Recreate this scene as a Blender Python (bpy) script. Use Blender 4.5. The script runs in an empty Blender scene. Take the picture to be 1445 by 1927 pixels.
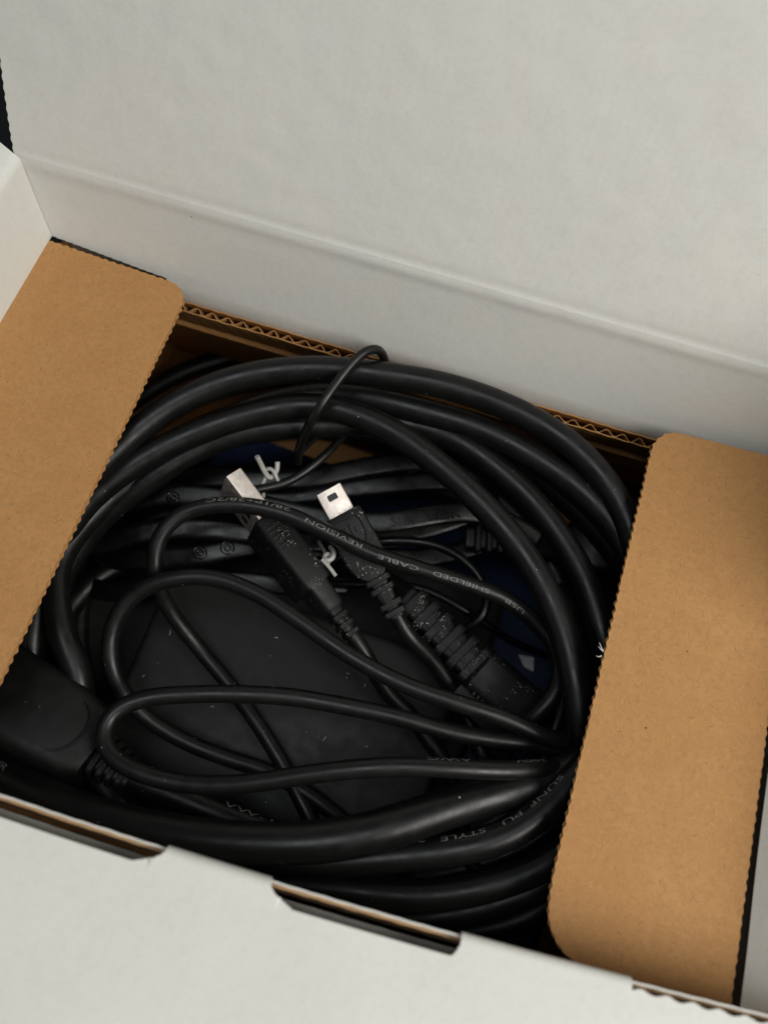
import bpy, bmesh, math, random
import numpy as np
from mathutils import Vector, Matrix, noise
random.seed(7)
MM = 0.001
scn = bpy.context.scene
# ------------------------------------------------------------------ camera
FPX, CX, CY, H = 1447.0, 722.5, 963.5, 160.0
R = np.array([[0.9538803527761618, 0.29657722416201415, 0.04641360464324615],
              [0.29310615932101447, -0.8867956595429883, -0.3573265139669885],
              [-0.06481552249044363, 0.354450854596333, -0.9328255676814503]])
CAM = np.array([0, 0, H])
cd = bpy.data.cameras.new('camera'); cam = bpy.data.objects.new('camera', cd)
scn.collection.objects.link(cam); scn.camera = cam
cd.sensor_fit = 'VERTICAL'; cd.sensor_height = 24.0; cd.lens = 24.0 * FPX / 1927
cd.clip_start = 0.005; cd.clip_end = 50
m3 = R.T @ np.diag([1, -1, -1])
mw = Matrix([list(m3[i]) + [CAM[i] * MM] for i in range(3)] + [[0, 0, 0, 1]])
cam.matrix_world = mw
cd.dof.use_dof = True; cd.dof.focus_distance = 0.172
cd.dof.aperture_fstop = (cd.lens) / 2.6          # about 2.6 mm opening, as on a phone
# ------------------------------------------------------------------ light
w = bpy.data.worlds.new('World'); scn.world = w; w.use_nodes = True
bgn = w.node_tree.nodes['Background']
bgn.inputs[0].default_value = (0.92, 0.97, 1.0, 1); bgn.inputs[1].default_value = 0.10
def area(name, loc, target, size, power, col):
    l = bpy.data.lights.new(name, 'AREA'); l.shape = 'RECTANGLE'; l.size = size[0]; l.size_y = size[1]
    l.energy = power; l.color = col
    o = bpy.data.objects.new(name, l); scn.collection.objects.link(o)
    o.location = loc; d = Vector(target) - Vector(loc)
    o.rotation_euler = d.to_track_quat('-Z', 'Y').to_euler()
    return o
area('ceiling_lamp', (-0.08, -0.07, 0.72), (-0.02, 0.04, 0), (0.28, 0.28), 1.15, (0.94, 0.98, 1.0))
area('window_lamp', (0.42, -0.10, 0.45), (-0.02, 0.05, 0), (0.32, 0.32), 3.5, (1.0, 0.97, 0.92))
scn.view_settings.view_transform = 'Standard'; scn.view_settings.look = 'None'
scn.view_settings.exposure = 0.1; scn.view_settings.gamma = 1.0
# ------------------------------------------------------------------ helpers
def P(px, py, z):
    """the point of the place at height z (mm) seen at photograph position px, py"""
    d = R.T @ np.array([(px - CX) / FPX, (py - CY) / FPX, 1.0])
    return CAM + d * ((z - H) / d[2])
def norm(v):
    v = np.asarray(v, float); return v / max(1e-12, np.linalg.norm(v))
def link(o, parent=None):
    scn.collection.objects.link(o)
    if parent is not None: o.parent = parent
    return o
ORIG = {}
def thing(name, label, cat, loc, group=None):
    o = bpy.data.objects.new(name, None); o.empty_display_size = 0.01
    link(o); o.location = [c * MM for c in loc]; ORIG[o.name] = np.asarray(loc, float)
    o['label'] = label; o['category'] = cat
    if group: o['group'] = group
    return o
def origin(o):
    while o.parent is not None: o = o.parent
    return ORIG[o.name]
def build(name, verts, faces, mat, parent=None, smooth=True, label=None, bevel=0, sharp=40, loc=None):
    """one mesh object; verts in mm, world"""
    me = bpy.data.meshes.new(name)
    off = origin(parent) if parent is not None else (np.asarray(loc, float) if loc is not None else np.zeros(3))
    V = (np.asarray(verts, float) - off) * MM
    me.from_pydata(V.tolist(), [], [list(f) for f in faces])
    bm = bmesh.new(); bm.from_mesh(me)
    if bevel:
        es = [e for e in bm.edges if len(e.link_faces) == 2 and e.calc_face_angle(0) > math.radians(35)]
        bmesh.ops.bevel(bm, geom=es, offset=bevel * MM, segments=3, affect='EDGES', profile=0.5, clamp_overlap=True)
    bmesh.ops.recalc_face_normals(bm, faces=bm.faces)
    bm.to_mesh(me); bm.free()
    me.materials.append(mat)
    if smooth:
        me.polygons.foreach_set('use_smooth', [True] * len(me.polygons))
        try: me.set_sharp_from_angle(angle=math.radians(sharp))
        except Exception: pass
    o = bpy.data.objects.new(name, me); link(o, parent)
    if loc is not None and parent is None: o.location = [c * MM for c in loc]
    if label: o['label'] = label
    return o
class MB:
    def __init__(s): s.v = []; s.f = []
    def add(s, v, f):
        n = len(s.v); s.v += [list(map(float, p)) for p in v]; s.f += [[i + n for i in q] for q in f]; return s
    def box(s, x0, x1, y0, y1, z0, z1, fr=None):
        v = [(x, y, z) for z in (z0, z1) for y in (y0, y1) for x in (x0, x1)]
        if fr: v = [fr(*p) for p in v]
        return s.add(v, [(0, 2, 3, 1), (4, 5, 7, 6), (0, 1, 5, 4), (2, 6, 7, 3), (0, 4, 6, 2), (1, 3, 7, 5)])
    def loft(s, rings, close=True, caps=True):
        n = len(rings[0]); v = [p for r in rings for p in r]; f = []
        for i in range(len(rings) - 1):
            for j in range(n if close else n - 1):
                k = (j + 1) % n
                f.append((i * n + j, i * n + k, (i + 1) * n + k, (i + 1) * n + j))
        if caps and close:
            f.append(tuple(range(n))[::-1]); f.append(tuple(range((len(rings) - 1) * n, len(rings) * n)))
        return s.add(v, f)
    def done(s, name, mat, parent=None, **k): return build(name, s.v, s.f, mat, parent, **k)
def spline(pts, step=0.8, smooth=2.0):
    p = np.asarray(pts, float); d = np.linalg.norm(np.diff(p, axis=0), axis=1) ** 0.5
    t = np.concatenate([[0], np.cumsum(d)]); out = []
    q = np.vstack([2 * p[0] - p[1], p, 2 * p[-1] - p[-2]]); tt = np.concatenate([[-(d[0])], t, [t[-1] + d[-1]]])
    for i in range(1, len(q) - 2):
        t0, t1, t2, t3 = tt[i - 1:i + 3]; p0, p1, p2, p3 = q[i - 1:i + 3]
        n = max(4, int(np.linalg.norm(p2 - p1) / 0.4))
        for u in np.linspace(t1, t2, n, endpoint=False):
            a1 = (t1 - u) / (t1 - t0) * p0 + (u - t0) / (t1 - t0) * p1
            a2 = (t2 - u) / (t2 - t1) * p1 + (u - t1) / (t2 - t1) * p2
            a3 = (t3 - u) / (t3 - t2) * p2 + (u - t2) / (t3 - t2) * p3
            b1 = (t2 - u) / (t2 - t0) * a1 + (u - t0) / (t2 - t0) * a2
            b2 = (t3 - u) / (t3 - t1) * a2 + (u - t1) / (t3 - t1) * a3
            out.append((t2 - u) / (t2 - t1) * b1 + (u - t1) / (t2 - t1) * b2)
    out.append(p[-1]); out = np.array(out)
    s = np.concatenate([[0], np.cumsum(np.linalg.norm(np.diff(out, axis=0), axis=1))])
    m = max(3, int(s[-1] / step)); u = np.linspace(0, s[-1], m)
    o = np.stack([np.interp(u, s, out[:, k]) for k in range(3)], 1)
    if smooth:
        g = int(smooth / step * 2) + 1; kk = np.exp(-0.5 * (np.arange(-g, g + 1) * step / smooth) ** 2); kk /= kk.sum()
        e = np.vstack([o[0] + (o[0] - o[1]) * np.arange(g, 0, -1)[:, None], o, o[-1] + (o[-1] - o[-2]) * np.arange(1, g + 1)[:, None]])
        o = np.stack([np.convolve(e[:, k], kk, 'valid') for k in range(3)], 1)
    return o
def PX(pts): return [P(*p) for p in pts]
def tube_rings(path, r, sides=14, flat=None, up=(0, 0, 1)):
    if flat is not None: up = (-.04, -.26, .96)
    n = len(path); T = np.gradient(path, axis=0); T /= np.linalg.norm(T, axis=1)[:, None]
    rings = []; N = None
    for i in range(n):
        if flat is not None or N is None:
            N = np.asarray(up, float) - np.dot(up, T[i]) * T[i]
            if np.linalg.norm(N) < 1e-3: N = np.array([1.0, 0, 0])
        N = norm(N - np.dot(N, T[i]) * T[i]); B = np.cross(T[i], N)
        rr = (r(i / (n - 1)) if callable(r) else r) * (1 + .025 * noise.noise(Vector(path[i] * .09)) + .012 * noise.noise(Vector(path[i] * .5)))
        ring = []
        for a in np.linspace(0, 2 * math.pi, sides, endpoint=False):
            c, s = math.cos(a), math.sin(a)
            if flat is not None:      # flattened cord: superellipse
                c = math.copysign(abs(c) ** 0.45, c); s = math.copysign(abs(s) ** 0.5, s)
                ring.append(path[i] + N * c * rr * flat + B * s * rr)
            else: ring.append(path[i] + N * c * rr + B * s * rr)
        rings.append(ring)
    return rings
def tube(name, path, r, mat, parent, sides=14, flat=None, **k):
    return MB().loft(tube_rings(path, r, sides, flat)).done(name, mat, parent, **k)
def text_mesh(body, size=1.0, sx=1.0, split=0.3, spacing=1.0):
    cu = bpy.data.curves.new('t', 'FONT'); cu.body = body; cu.size = size; cu.resolution_u = 3; cu.space_character = spacing
    ob = bpy.data.objects.new('t', cu); me = bpy.data.meshes.new_from_object(ob)
    bm = bmesh.new(); bm.from_mesh(me); bmesh.ops.triangulate(bm, faces=bm.faces)
    for _ in range(5):
        es = [e for e in bm.edges if e.calc_length() > split]
        if not es: break
        bmesh.ops.subdivide_edges(bm, edges=es, cuts=1); bmesh.ops.triangulate(bm, faces=[f for f in bm.faces if len(f.verts) > 3])
    v = np.array([v.co[:] for v in bm.verts]); v[:, 0] *= sx; bm.verts.index_update()
    f = [[q.index for q in fc.verts] for fc in bm.faces]
    bm.free(); bpy.data.objects.remove(ob); bpy.data.curves.remove(cu); bpy.data.meshes.remove(me)
    v[:, 0] -= v[:, 0].min(); v[:, 1] -= 0.36 * size
    return v, f
def proj(p):
    q = (np.asarray(p) - CAM) @ R.T
    return np.stack([CX + FPX * q[:, 0] / q[:, 2], CY + FPX * q[:, 1] / q[:, 2]], 1)
def lettering(mb, path, r, body, a, b, size, ang, flipup=True, lift=0.05, rng=None):
    """print `body` round the jacket of a tube: from photo point a to b along the path, `ang` degrees off the side facing up"""
    pj = proj(path); idx = np.arange(len(path))
    if rng: msk = (idx >= rng[0] * len(path)) & (idx <= rng[1] * len(path))
    else: msk = idx >= 0
    def near(q):
        d = np.hypot(pj[:, 0] - q[0], pj[:, 1] - q[1]); d[~msk] = 1e9; return int(np.argmin(d))
    ia, ib = near(a), near(b)
    s = np.concatenate([[0], np.cumsum(np.linalg.norm(np.diff(path, axis=0), axis=1))])
    v, f = text_mesh(body, size); L = v[:, 0].max(); v[:, 0] *= 1.0 / L
    T = np.gradient(path, axis=0); out = []
    for x, y, _ in v:
        ss = s[ia] + (s[ib] - s[ia]) * x
        p = np.array([np.interp(ss, s, path[:, k]) for k in range(3)])
        t = norm([np.interp(ss, s, T[:, k]) for k in range(3)])
        c = norm(CAM - p); c = norm(c - np.dot(c, t) * t); td = t * (1 if ib > ia else -1)
        sd = np.cross(c, td)              # left of the reading direction = letter up
        th = math.radians(ang) + y / r
        out.append(p + (c * math.cos(th) + sd * math.sin(th)) * (r + lift))
    mb.add(out, f)
# ------------------------------------------------------------------ materials
class NT:
    def __init__(s, name):
        s.m = bpy.data.materials.new(name); s.m.use_nodes = True; s.t = s.m.node_tree
        s.bsdf = s.t.nodes['Principled BSDF']; s.L = s.t.links
        tc = s.n('ShaderNodeTexCoord'); mp = s.n('ShaderNodeMapping'); mp.inputs['Scale'].default_value = (1000,) * 3
        s.L.new(tc.outputs['Object'], mp.inputs['Vector']); s.co = mp.outputs[0]
    def n(s, t, **k):
        o = s.t.nodes.new(t)
        for a, b in k.items(): setattr(o, a, b)
        return o
    def put(s, sock, v):
        if hasattr(v, 'links') or isinstance(v, bpy.types.NodeSocket): s.L.new(v, sock)
        elif isinstance(v, (tuple, list)): sock.default_value = tuple(v) + ((1,) if len(v) == 3 and len(sock.default_value) == 4 else ())
        else: sock.default_value = v
    def math(s, op, a, b=0.0, c=None, clamp=False):
        o = s.n('ShaderNodeMath', operation=op, use_clamp=clamp); s.put(o.inputs[0], a); s.put(o.inputs[1], b)
        if c is not None: s.put(o.inputs[2], c)
        return o.outputs[0]
    def scale(s, v):
        mp = s.n('ShaderNodeMapping'); mp.inputs['Scale'].default_value = v; s.L.new(s.co, mp.inputs['Vector']); return mp.outputs[0]
    def noise(s, scale, detail=3, rough=0.55, vec=None, dist=0):
        o = s.n('ShaderNodeTexNoise'); s.L.new(vec or s.co, o.inputs['Vector']); o.inputs['Scale'].default_value = scale
        o.inputs['Detail'].default_value = detail; o.inputs['Roughness'].default_value = rough; o.inputs['Distortion'].default_value = dist
        return o.outputs['Fac']
    def ramp(s, fac, a, b, lo=0.0, hi=1.0):
        o = s.n('ShaderNodeMapRange'); o.interpolation_type = 'SMOOTHSTEP'; s.L.new(fac, o.inputs[0])
        for i, x in enumerate((a, b, lo, hi)): o.inputs[i + 1].default_value = x
        return o.outputs[0]
    def mix(s, fac, a, b):
        o = s.n('ShaderNodeMix', data_type='RGBA'); s.put(o.inputs[0], fac); s.put(o.inputs[6], a); s.put(o.inputs[7], b); return o.outputs[2]
    def specks(s, cell, rad, density, seed=0.0):
        v = s.n('ShaderNodeTexVoronoi'); mp = s.n('ShaderNodeMapping'); mp.inputs['Location'].default_value = (seed, seed * 1.7, seed * .6)
        s.L.new(s.co, mp.inputs['Vector']); s.L.new(mp.outputs[0], v.inputs['Vector']); v.inputs['Scale'].default_value = 1 / cell
        sp = s.n('ShaderNodeSeparateColor'); s.L.new(v.outputs['Color'], sp.inputs[0])
        rr = s.math('MULTIPLY', sp.outputs[1], rad / cell)
        return s.math('MULTIPLY', s.math('LESS_THAN', v.outputs['Distance'], rr), s.math('LESS_THAN', sp.outputs[0], density))
    def fibres(s, cell, length, width, density, seed=0.0, bend=0.5):
        """short loose paper fibres lying at random angles"""
        mp = s.n('ShaderNodeMapping'); mp.inputs['Location'].default_value = (seed, seed * 1.7, 0)
        nz = s.n('ShaderNodeTexNoise'); s.L.new(s.co, nz.inputs['Vector']); nz.inputs['Scale'].default_value = 1.2 / length
        vm = s.n('ShaderNodeVectorMath', operation='MULTIPLY_ADD'); s.L.new(nz.outputs['Color'], vm.inputs[0])
        vm.inputs[1].default_value = (bend, bend, 0); s.L.new(s.co, vm.inputs[2]); s.L.new(vm.outputs[0], mp.inputs['Vector'])
        v = s.n('ShaderNodeTexVoronoi', voronoi_dimensions='2D'); v.inputs['Scale'].default_value = 1 / cell; s.L.new(mp.outputs[0], v.inputs['Vector'])
        sub = s.n('ShaderNodeVectorMath', operation='SUBTRACT'); s.L.new(mp.outputs[0], sub.inputs[0]); s.L.new(v.outputs['Position'], sub.inputs[1])
        sp = s.n('ShaderNodeSeparateColor'); s.L.new(v.outputs['Color'], sp.inputs[0])
        rot = s.n('ShaderNodeVectorRotate', rotation_type='Z_AXIS'); s.L.new(sub.outputs[0], rot.inputs['Vector'])
        s.L.new(s.math('MULTIPLY', sp.outputs[0], 6.28), rot.inputs['Angle'])
        xyz = s.n('ShaderNodeSeparateXYZ'); s.L.new(rot.outputs[0], xyz.inputs[0])
        a = s.math('LESS_THAN', s.math('ABSOLUTE', xyz.outputs[0]), s.math('MULTIPLY', sp.outputs[2], length / 2))
        b = s.math('LESS_THAN', s.math('ABSOLUTE', xyz.outputs[1]), width / 2)
        return s.math('MULTIPLY', s.math('MULTIPLY', a, b), s.math('LESS_THAN', sp.outputs[1], density))
    def bump(s, h, strength, dist):
        o = s.n('ShaderNodeBump'); o.inputs['Strength'].default_value = strength; o.inputs['Distance'].default_value = dist * MM
        s.L.new(h, o.inputs['Height']); s.L.new(o.outputs[0], s.bsdf.inputs['Normal']); return s
    def out(s, col, rough, spec=0.5, metal=0.0):
        s.put(s.bsdf.inputs['Base Color'], col); s.put(s.bsdf.inputs['Roughness'], rough)
        s.bsdf.inputs['Specular IOR Level'].default_value = spec; s.bsdf.inputs['Metallic'].default_value = metal
        return s.m
def mat_white(name='white_board', tint=(0.665, 0.657, 0.605)):
    n = NT(name); a = n.noise(0.09, 4, 0.6); b = n.noise(0.5, 4, 0.65); c = n.noise(1.8, 4, 0.75, n.scale((.5, 1.4, 1.4)))
    dark = tuple(x * 0.90 for x in tint); cool = (tint[0] * .97, tint[1] * .99, tint[2] * 1.02)
    col = n.mix(n.ramp(a, .3, .7, 0, .6), tint, cool); col = n.mix(n.ramp(b, .45, .75, 0, .55), col, dark)
    col = n.mix(n.ramp(c, .42, .75, 0, .75), col, dark)
    col = n.mix(n.math('MULTIPLY', n.specks(9, 0.30, .35, 3.0), .75), col, (.12, .11, .09))
    col = n.mix(n.math('MULTIPLY', n.specks(3, 0.12, .3, 8.0), .4), col, (.2, .18, .15))
    h = n.math('ADD', n.noise(0.25, 3), n.math('MULTIPLY', n.noise(2.0, 3), .25))
    wv = n.n('ShaderNodeTexWave', bands_direction='X'); n.L.new(n.co, wv.inputs['Vector']); wv.inputs['Scale'].default_value = .15; wv.inputs['Distortion'].default_value = .8
    h = n.math('ADD', h, n.math('MULTIPLY', wv.outputs['Fac'], .06))
    n.bump(h, .30, .22); return n.out(col, .62, .3)
def mat_kraft(name='kraft_board', base=(0.425, 0.222, 0.081)):
    n = NT(name); a = n.noise(0.06, 3, 0.6); b = n.noise(0.8, 4, 0.7); c = n.noise(3.5, 3, .7)
    d = tuple(x * .80 for x in base); l = (base[0] * 1.12, base[1] * 1.14, base[2] * 1.2)
    col = n.mix(n.ramp(a, .3, .7), base, (base[0] * .97, base[1] * .93, base[2] * .86))
    col = n.mix(n.ramp(b, .35, .75, 0, 1.0), col, d); col = n.mix(n.ramp(n.noise(.22, 4, .65), .4, .7, 0, .6), col, (base[0] * .86, base[1] * .82, base[2] * .78)); col = n.mix(n.ramp(c, .45, .75, 0, .6), col, l)
    for cell, ln, wd, de, sd, colr, amt in ((1.1, 1.2, .07, .55, 1, l, .6), (1.3, 1.6, .07, .5, 9, (base[0] * .5, base[1] * .46, base[2] * .38), .7),
                                             (2.0, 1.2, .06, .35, 21, (.62, .44, .25), .5), (3.6, 1.6, .10, .30, 33, (.10, .05, .02), .65), (.8, .8, .06, .5, 47, d, .7)):
        col = n.mix(n.math('MULTIPLY', n.fibres(cell, ln, wd, de, sd), amt), col, colr)
    col = n.mix(n.math('MULTIPLY', n.specks(5, .32, .30, 5.0), .85), col, (.06, .035, .02))
    col = n.mix(n.math('MULTIPLY', n.specks(2.2, .17, .4, 2.0), .7), col, (.10, .05, .025))
    wv = n.n('ShaderNodeTexWave', bands_direction='Y'); n.L.new(n.co, wv.inputs['Vector']); wv.inputs['Scale'].default_value = .146; wv.inputs['Distortion'].default_value = .6
    n.bump(n.math('ADD', n.math('ADD', n.noise(.35, 3), n.math('MULTIPLY', b, .3)), n.math('MULTIPLY', wv.outputs['Fac'], .10)), .4, .25); return n.out(col, .72, .25)
def mat_black(name, base=0.013, rough=0.42, spec=0.45, dust=1.0, bump=.25, powder=0):
    n = NT(name); a = n.noise(.25, 3); r = n.ramp(a, .3, .7, rough - .05, rough + .09)
    col = n.mix(n.ramp(n.noise(.6, 4, .7), .45, .8, 0, .5), (base, base * 1.0, base * .97), (base * 1.9, base * 1.85, base * 1.75))
    if dust:
        col = n.mix(n.math('MULTIPLY', n.specks(2.4, .16, .30 * dust, 4), .65), col, (.35, .34, .31))
        col = n.mix(n.math('MULTIPLY', n.specks(6, .30, .22 * dust, 11), .7), col, (.45, .44, .41))
        col = n.mix(n.math('MULTIPLY', n.fibres(5, 1.0, .07, .18 * dust, 15), .4), col, (.35, .34, .31))
    if powder:
        msk = n.ramp(n.noise(.2, 2, .5), .52, .64)
        col = n.mix(n.math('MULTIPLY', n.math('MULTIPLY', n.specks(.40, .16, .6, 2), msk), powder), col, (.42, .42, .38))
    n.bump(n.noise(4, 3, .7), bump, .05); return n.out(col, r, spec)
def mat_flat(name, col, rough=.5, spec=.4, metal=0, var=.15):
    n = NT(name); c2 = tuple(x * (1 - var * 2) for x in col)
    return n.bump(n.noise(1.5, 3), .2, .05).out(n.mix(n.ramp(n.noise(.4, 4, .65), .35, .75), col, c2), rough, spec, metal)
WHITE = mat_white(); KRAFT = mat_kraft()
KRAFT_CUT = mat_kraft('kraft_cut_edge', (0.40, 0.25, 0.125))
JACKET = mat_black('matte_jacket', .004, .36, .34, dust=1.0)
GLOSS = mat_black('glossy_cord', .0025, .30, .29, dust=.2, bump=.05)
USBJ = mat_black('usb_jacket', .005, .38, .36, dust=.9)
MOULD = mat_black('moulded_plug', .006, .52, .28, dust=.3, bump=.4, powder=.9)
PLUGB = mat_black('rubber_plug', .005, .50, .30, dust=.5, bump=.4)
PANEL = mat_black('matte_panel', .011, .55, .34, dust=.7, bump=.35)
PRINT = mat_flat('grey_print', (.16, .16, .15), .6)
FAINT = mat_flat('worn_print', (.12, .12, .115), .6)
def mat_metal():
    n = NT('nickel_shell'); a = n.noise(.5, 4, .7)
    col = n.mix(n.ramp(a, .4, .75, 0, .6), (.88, .79, .72), (.78, .69, .62))
    msk = n.ramp(n.noise(.35, 2), .5, .62)
    col = n.mix(n.math('MULTIPLY', n.math('MULTIPLY', n.specks(.55, .25, .5, 3), msk), .4), col, (.35, .27, .21))
    n.bump(n.noise(1.5, 3), .25, .06); return n.out(col, n.ramp(n.noise(.8, 3), .3, .7, .46, .60), .5, 1.0)
METAL = mat_metal()
HOLE = mat_flat('dark_hole', (.02, .02, .02), .5)
TIE = mat_flat('white_tie_plastic', (.40, .39, .36), .4)
BLUE = mat_flat('blue_film', (.005, .017, .052), .45, .4)
PALE = mat_flat('pale_print', (.5, .5, .5), .5)
TABLE = mat_flat('dark_table', (.010, .011, .013), .5, .4)

# ------------------------------------------------------------------ table
o = MB().box(-900, 900, -900, 900, -140, -100).done('table', TABLE, smooth=False); o['kind'] = 'structure'
# ------------------------------------------------------------------ white box
XL, XR = -114.4, 79.7
box = thing('mailer_box', 'open white corrugated cardboard box with its lid tipped back', 'cardboard box', (-17, 46, -99))
def nz(x, y, s): return noise.noise(Vector((x * s, y * s, 3.7)))
def grid(name, f, us, vs, mat, parent, skip=None, thick=1.5, label=None):
    """sheet f(u,v) with thickness away from its front face"""
    nu, nv = len(us), len(vs); A = np.array([[f(u, v) for v in vs] for u in us])
    du = np.gradient(A, axis=0); dv = np.gradient(A, axis=1); N = np.cross(du, dv); N /= np.linalg.norm(N, axis=2)[..., None] + 1e-12
    B = A - N * thick; n = nu * nv; fc = []; on = np.ones((nu - 1, nv - 1), bool)
    if skip:
        for i in range(nu - 1):
            for j in range(nv - 1):
                on[i, j] = not skip((us[i] + us[i + 1]) / 2, (vs[j] + vs[j + 1]) / 2)
    g = lambda i, j, k=0: i * nv + j + k * n
    isn = lambda i, j: 0 <= i < nu - 1 and 0 <= j < nv - 1 and on[i, j]
    for i in range(nu - 1):
        for j in range(nv - 1):
            if not on[i, j]: continue
            fc.append((g(i, j), g(i + 1, j), g(i + 1, j + 1), g(i, j + 1)))
            fc.append((g(i, j, 1), g(i, j + 1, 1), g(i + 1, j + 1, 1), g(i + 1, j, 1)))
            if not isn(i - 1, j): fc.append((g(i, j), g(i, j + 1), g(i, j + 1, 1), g(i, j, 1)))
            if not isn(i + 1, j): fc.append((g(i + 1, j), g(i + 1, j, 1), g(i + 1, j + 1, 1), g(i + 1, j + 1)))
            if not isn(i, j - 1): fc.append((g(i, j), g(i, j, 1), g(i + 1, j, 1), g(i + 1, j)))
            if not isn(i, j + 1): fc.append((g(i, j + 1), g(i + 1, j + 1), g(i + 1, j + 1, 1), g(i, j + 1, 1)))
    ob = build(name, np.concatenate([A.reshape(-1, 3), B.reshape(-1, 3)]), fc, mat, parent, sharp=50, label=label)
    return ob
ZC = 20.0; YF = -14.0; ZF = 19.3
def wall_y(z): return 106.0 + 0.25 * max(z, -9) + 0.45 * max(0, -9 - z)
def crease_bulge(x, s):        # s = distance above (+) or below (-) the crease
    k = 0.8 + 0.5 * nz(x, 0, .04) + .3 * nz(x, 5, .25)
    return k * (0.34 * math.exp(-((s + 1.4) / 1.5) ** 2) - 0.22 * math.exp(-((s - 1.0) / 1.3) ** 2))
LID = math.radians(63)
def scallop(t, pitch=2.15, a=.22): return a * abs(math.sin(math.pi * t / pitch)) ** 1.3
us = np.concatenate([np.linspace(0, .02, 4), np.linspace(.025, .2, 50), np.linspace(.21, 1, 90)])
def f_back(u, z):
    x0 = XL - .14 * max(z, -8) + .15; x1 = XR + .9 * max(z, -8) - .2; x = x0 + (x1 - x0) * u
    return (x, wall_y(z) - crease_bulge(x, z - ZC) + .25 * nz(x, z, .04) * min(1, max(0, (ZC - z) / 8)), z)
grid('back_wall', f_back, us, np.concatenate([np.linspace(-98, -4, 22), np.linspace(-3.4, 0, 18), np.linspace(1, 10, 7), np.linspace(11, ZC, 16)]), WHITE, box, label='white back wall below the lid crease',
     skip=lambda u, z: u < .165 and z < -.1 - 2.9 * u / .165)
grid('outer_wall', lambda u, z: (f_back(u, z)[0], wall_y(z) + 6, z), np.linspace(0, 1, 40), np.linspace(-98, 15, 24), WHITE, box)
def f_lid(u, s):
    x0 = XL - 2.7 + .004 * s - scallop(s, 2.15, .3) * (1 if u < .001 else 0); x1 = XR + 18; x = x0 + (x1 - x0) * u
    q = crease_bulge(x, s) - min(1, s / 8) * (.5 * nz(x, s, .025) + .10 * nz(x, s, .2))
    return (x, wall_y(ZC) + s * math.cos(LID) - q * math.sin(LID), ZC + s * math.sin(LID) + q * math.cos(LID))
grid('lid', f_lid, us, np.concatenate([np.linspace(.02, 4, 14), np.arange(4.5, 130, .55)]), WHITE, box, label='large white lid leaning back')
# left wall, leaning out a little, with a lip folded outward at its top
def f_left(u, z):
    y0 = YF - .3 - .135 * (20 - min(z, 20)); y = y0 + (wall_y(max(z, -30)) - y0 - .2) * u
    zz = min(z, 19.0); x = XL - .14 * max(zz, 0) + .3 * nz(y, z, .05) * min(1, max(0, zz / 5))
    if z > 19: x -= (z - 19) * .9
    return (x, y, 19 + (z - 19) * .35 if z > 19 else zz)
grid('side_wall', lambda u, z: f_left(1 - u, z), np.linspace(0, 1, 60), np.concatenate([np.linspace(-98, -.1, 20), np.linspace(0, 15, 12), np.linspace(16, 19, 5), np.linspace(19.3, 34, 12)]), WHITE, box, label='white left side wall', skip=lambda u, z: z < -.05)
grid('outer_wall', lambda u, z: (XL - 5, f_left(1 - u, z)[1], z), np.linspace(0, 1, 20), np.linspace(-98, 10, 12), WHITE, box)
def f_right(u, z):
    y0 = YF - .3 - .135 * (20 - min(z, 20)); y = y0 + (wall_y(max(z, -30)) - y0 - .2) * u
    return (XR + .9 * max(z, -8) + .3 * nz(y, z + 40, .05), y, z)
grid('side_wall', f_right, np.linspace(0, 1, 60), np.concatenate([np.linspace(-98, .1, 30), np.linspace(.2, 19.5, 20)]), WHITE, box, label='white right side wall', skip=lambda u, z: z < .15)
grid('outer_wall', lambda u, z: (XR + 5.5 + .9 * max(z, 0), f_right(u, z)[1], z), np.linspace(0, 1, 20), np.linspace(-98, 10, 12), WHITE, box)
grid('shade_flap', lambda u, s: (XR + 18 + .2 * s, 58 + .1 * s + u * (50 - .1 * s), 20 + .98 * s), np.linspace(0, 1, 30), np.linspace(0, 52, 14), WHITE, box, label='white upright flap added out of view at the right for its shadow')  # unseen flap added to cast a soft shadow on the back wall
MB().box(XL - 1, XR + 1, -34, 152, -99.6, -98).done('floor', WHITE, box, smooth=False)
# front wall: board with an open fluted top, then the front flap folded outward with two slots along the fold
def fluting(mb, x0, x1, yc, amp, z0, z1, pitch=4.2, t=.12, axis='x'):
    n = int((x1 - x0) / pitch * 12); r0 = []; r1 = []
    for x in np.linspace(x0, x1, n):
        ph = 2 * math.pi * x / pitch + .5 * nz(x, 2, .07); y = yc + amp * (.85 + .3 * nz(x, 21, .2)) * math.sin(ph + .5 * nz(x, 31, .18))
        zz = z1 - .55 - .5 * abs(nz(x, 7, .6)); y += .18 * nz(x, 11, .35)
        r0.append([(x, y - t, z0), (x, y + t, z0), (x, y + t, zz), (x, y - t, zz)])
    mb.loft(r0); return mb
def liner(mb, x0, x1, y0, y1, z0, z1, wob=.12, sd=0):
    r = []
    for x in np.linspace(x0, x1, int((x1 - x0) / .7)):
        wv = .5 * wob * math.sin(2 * math.pi * x / 4.2 + sd) + wob * nz(x, sd, .15); top = z1 + .12 * nz(x, sd + 5, .8)
        r.append([(x, y0 + wv, z0), (x, y1 + wv, z0), (x, y1 + wv, top), (x, y0 + wv, top)])
    mb.loft(r); return mb
S1b = P(312, 1607, 20)[0]; S2a = P(508, 1668, 20)[0]; S2b = P(864, 1787, 20)[0]; CUT = P(1190, 1843, 20)[0]
BOW = np.polyfit(*np.array([P(px, py, ZF + .3)[:2] for px, py in ((0, 1488), (155, 1548), (310, 1602), (500, 1659), (649, 1693), (857, 1753), (1050, 1807), (1187, 1847), (1445, 1913))]).T, 2)
def bow(x): return float(np.polyval(BOW, min(max(x, -95), 95))) - YF
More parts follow.
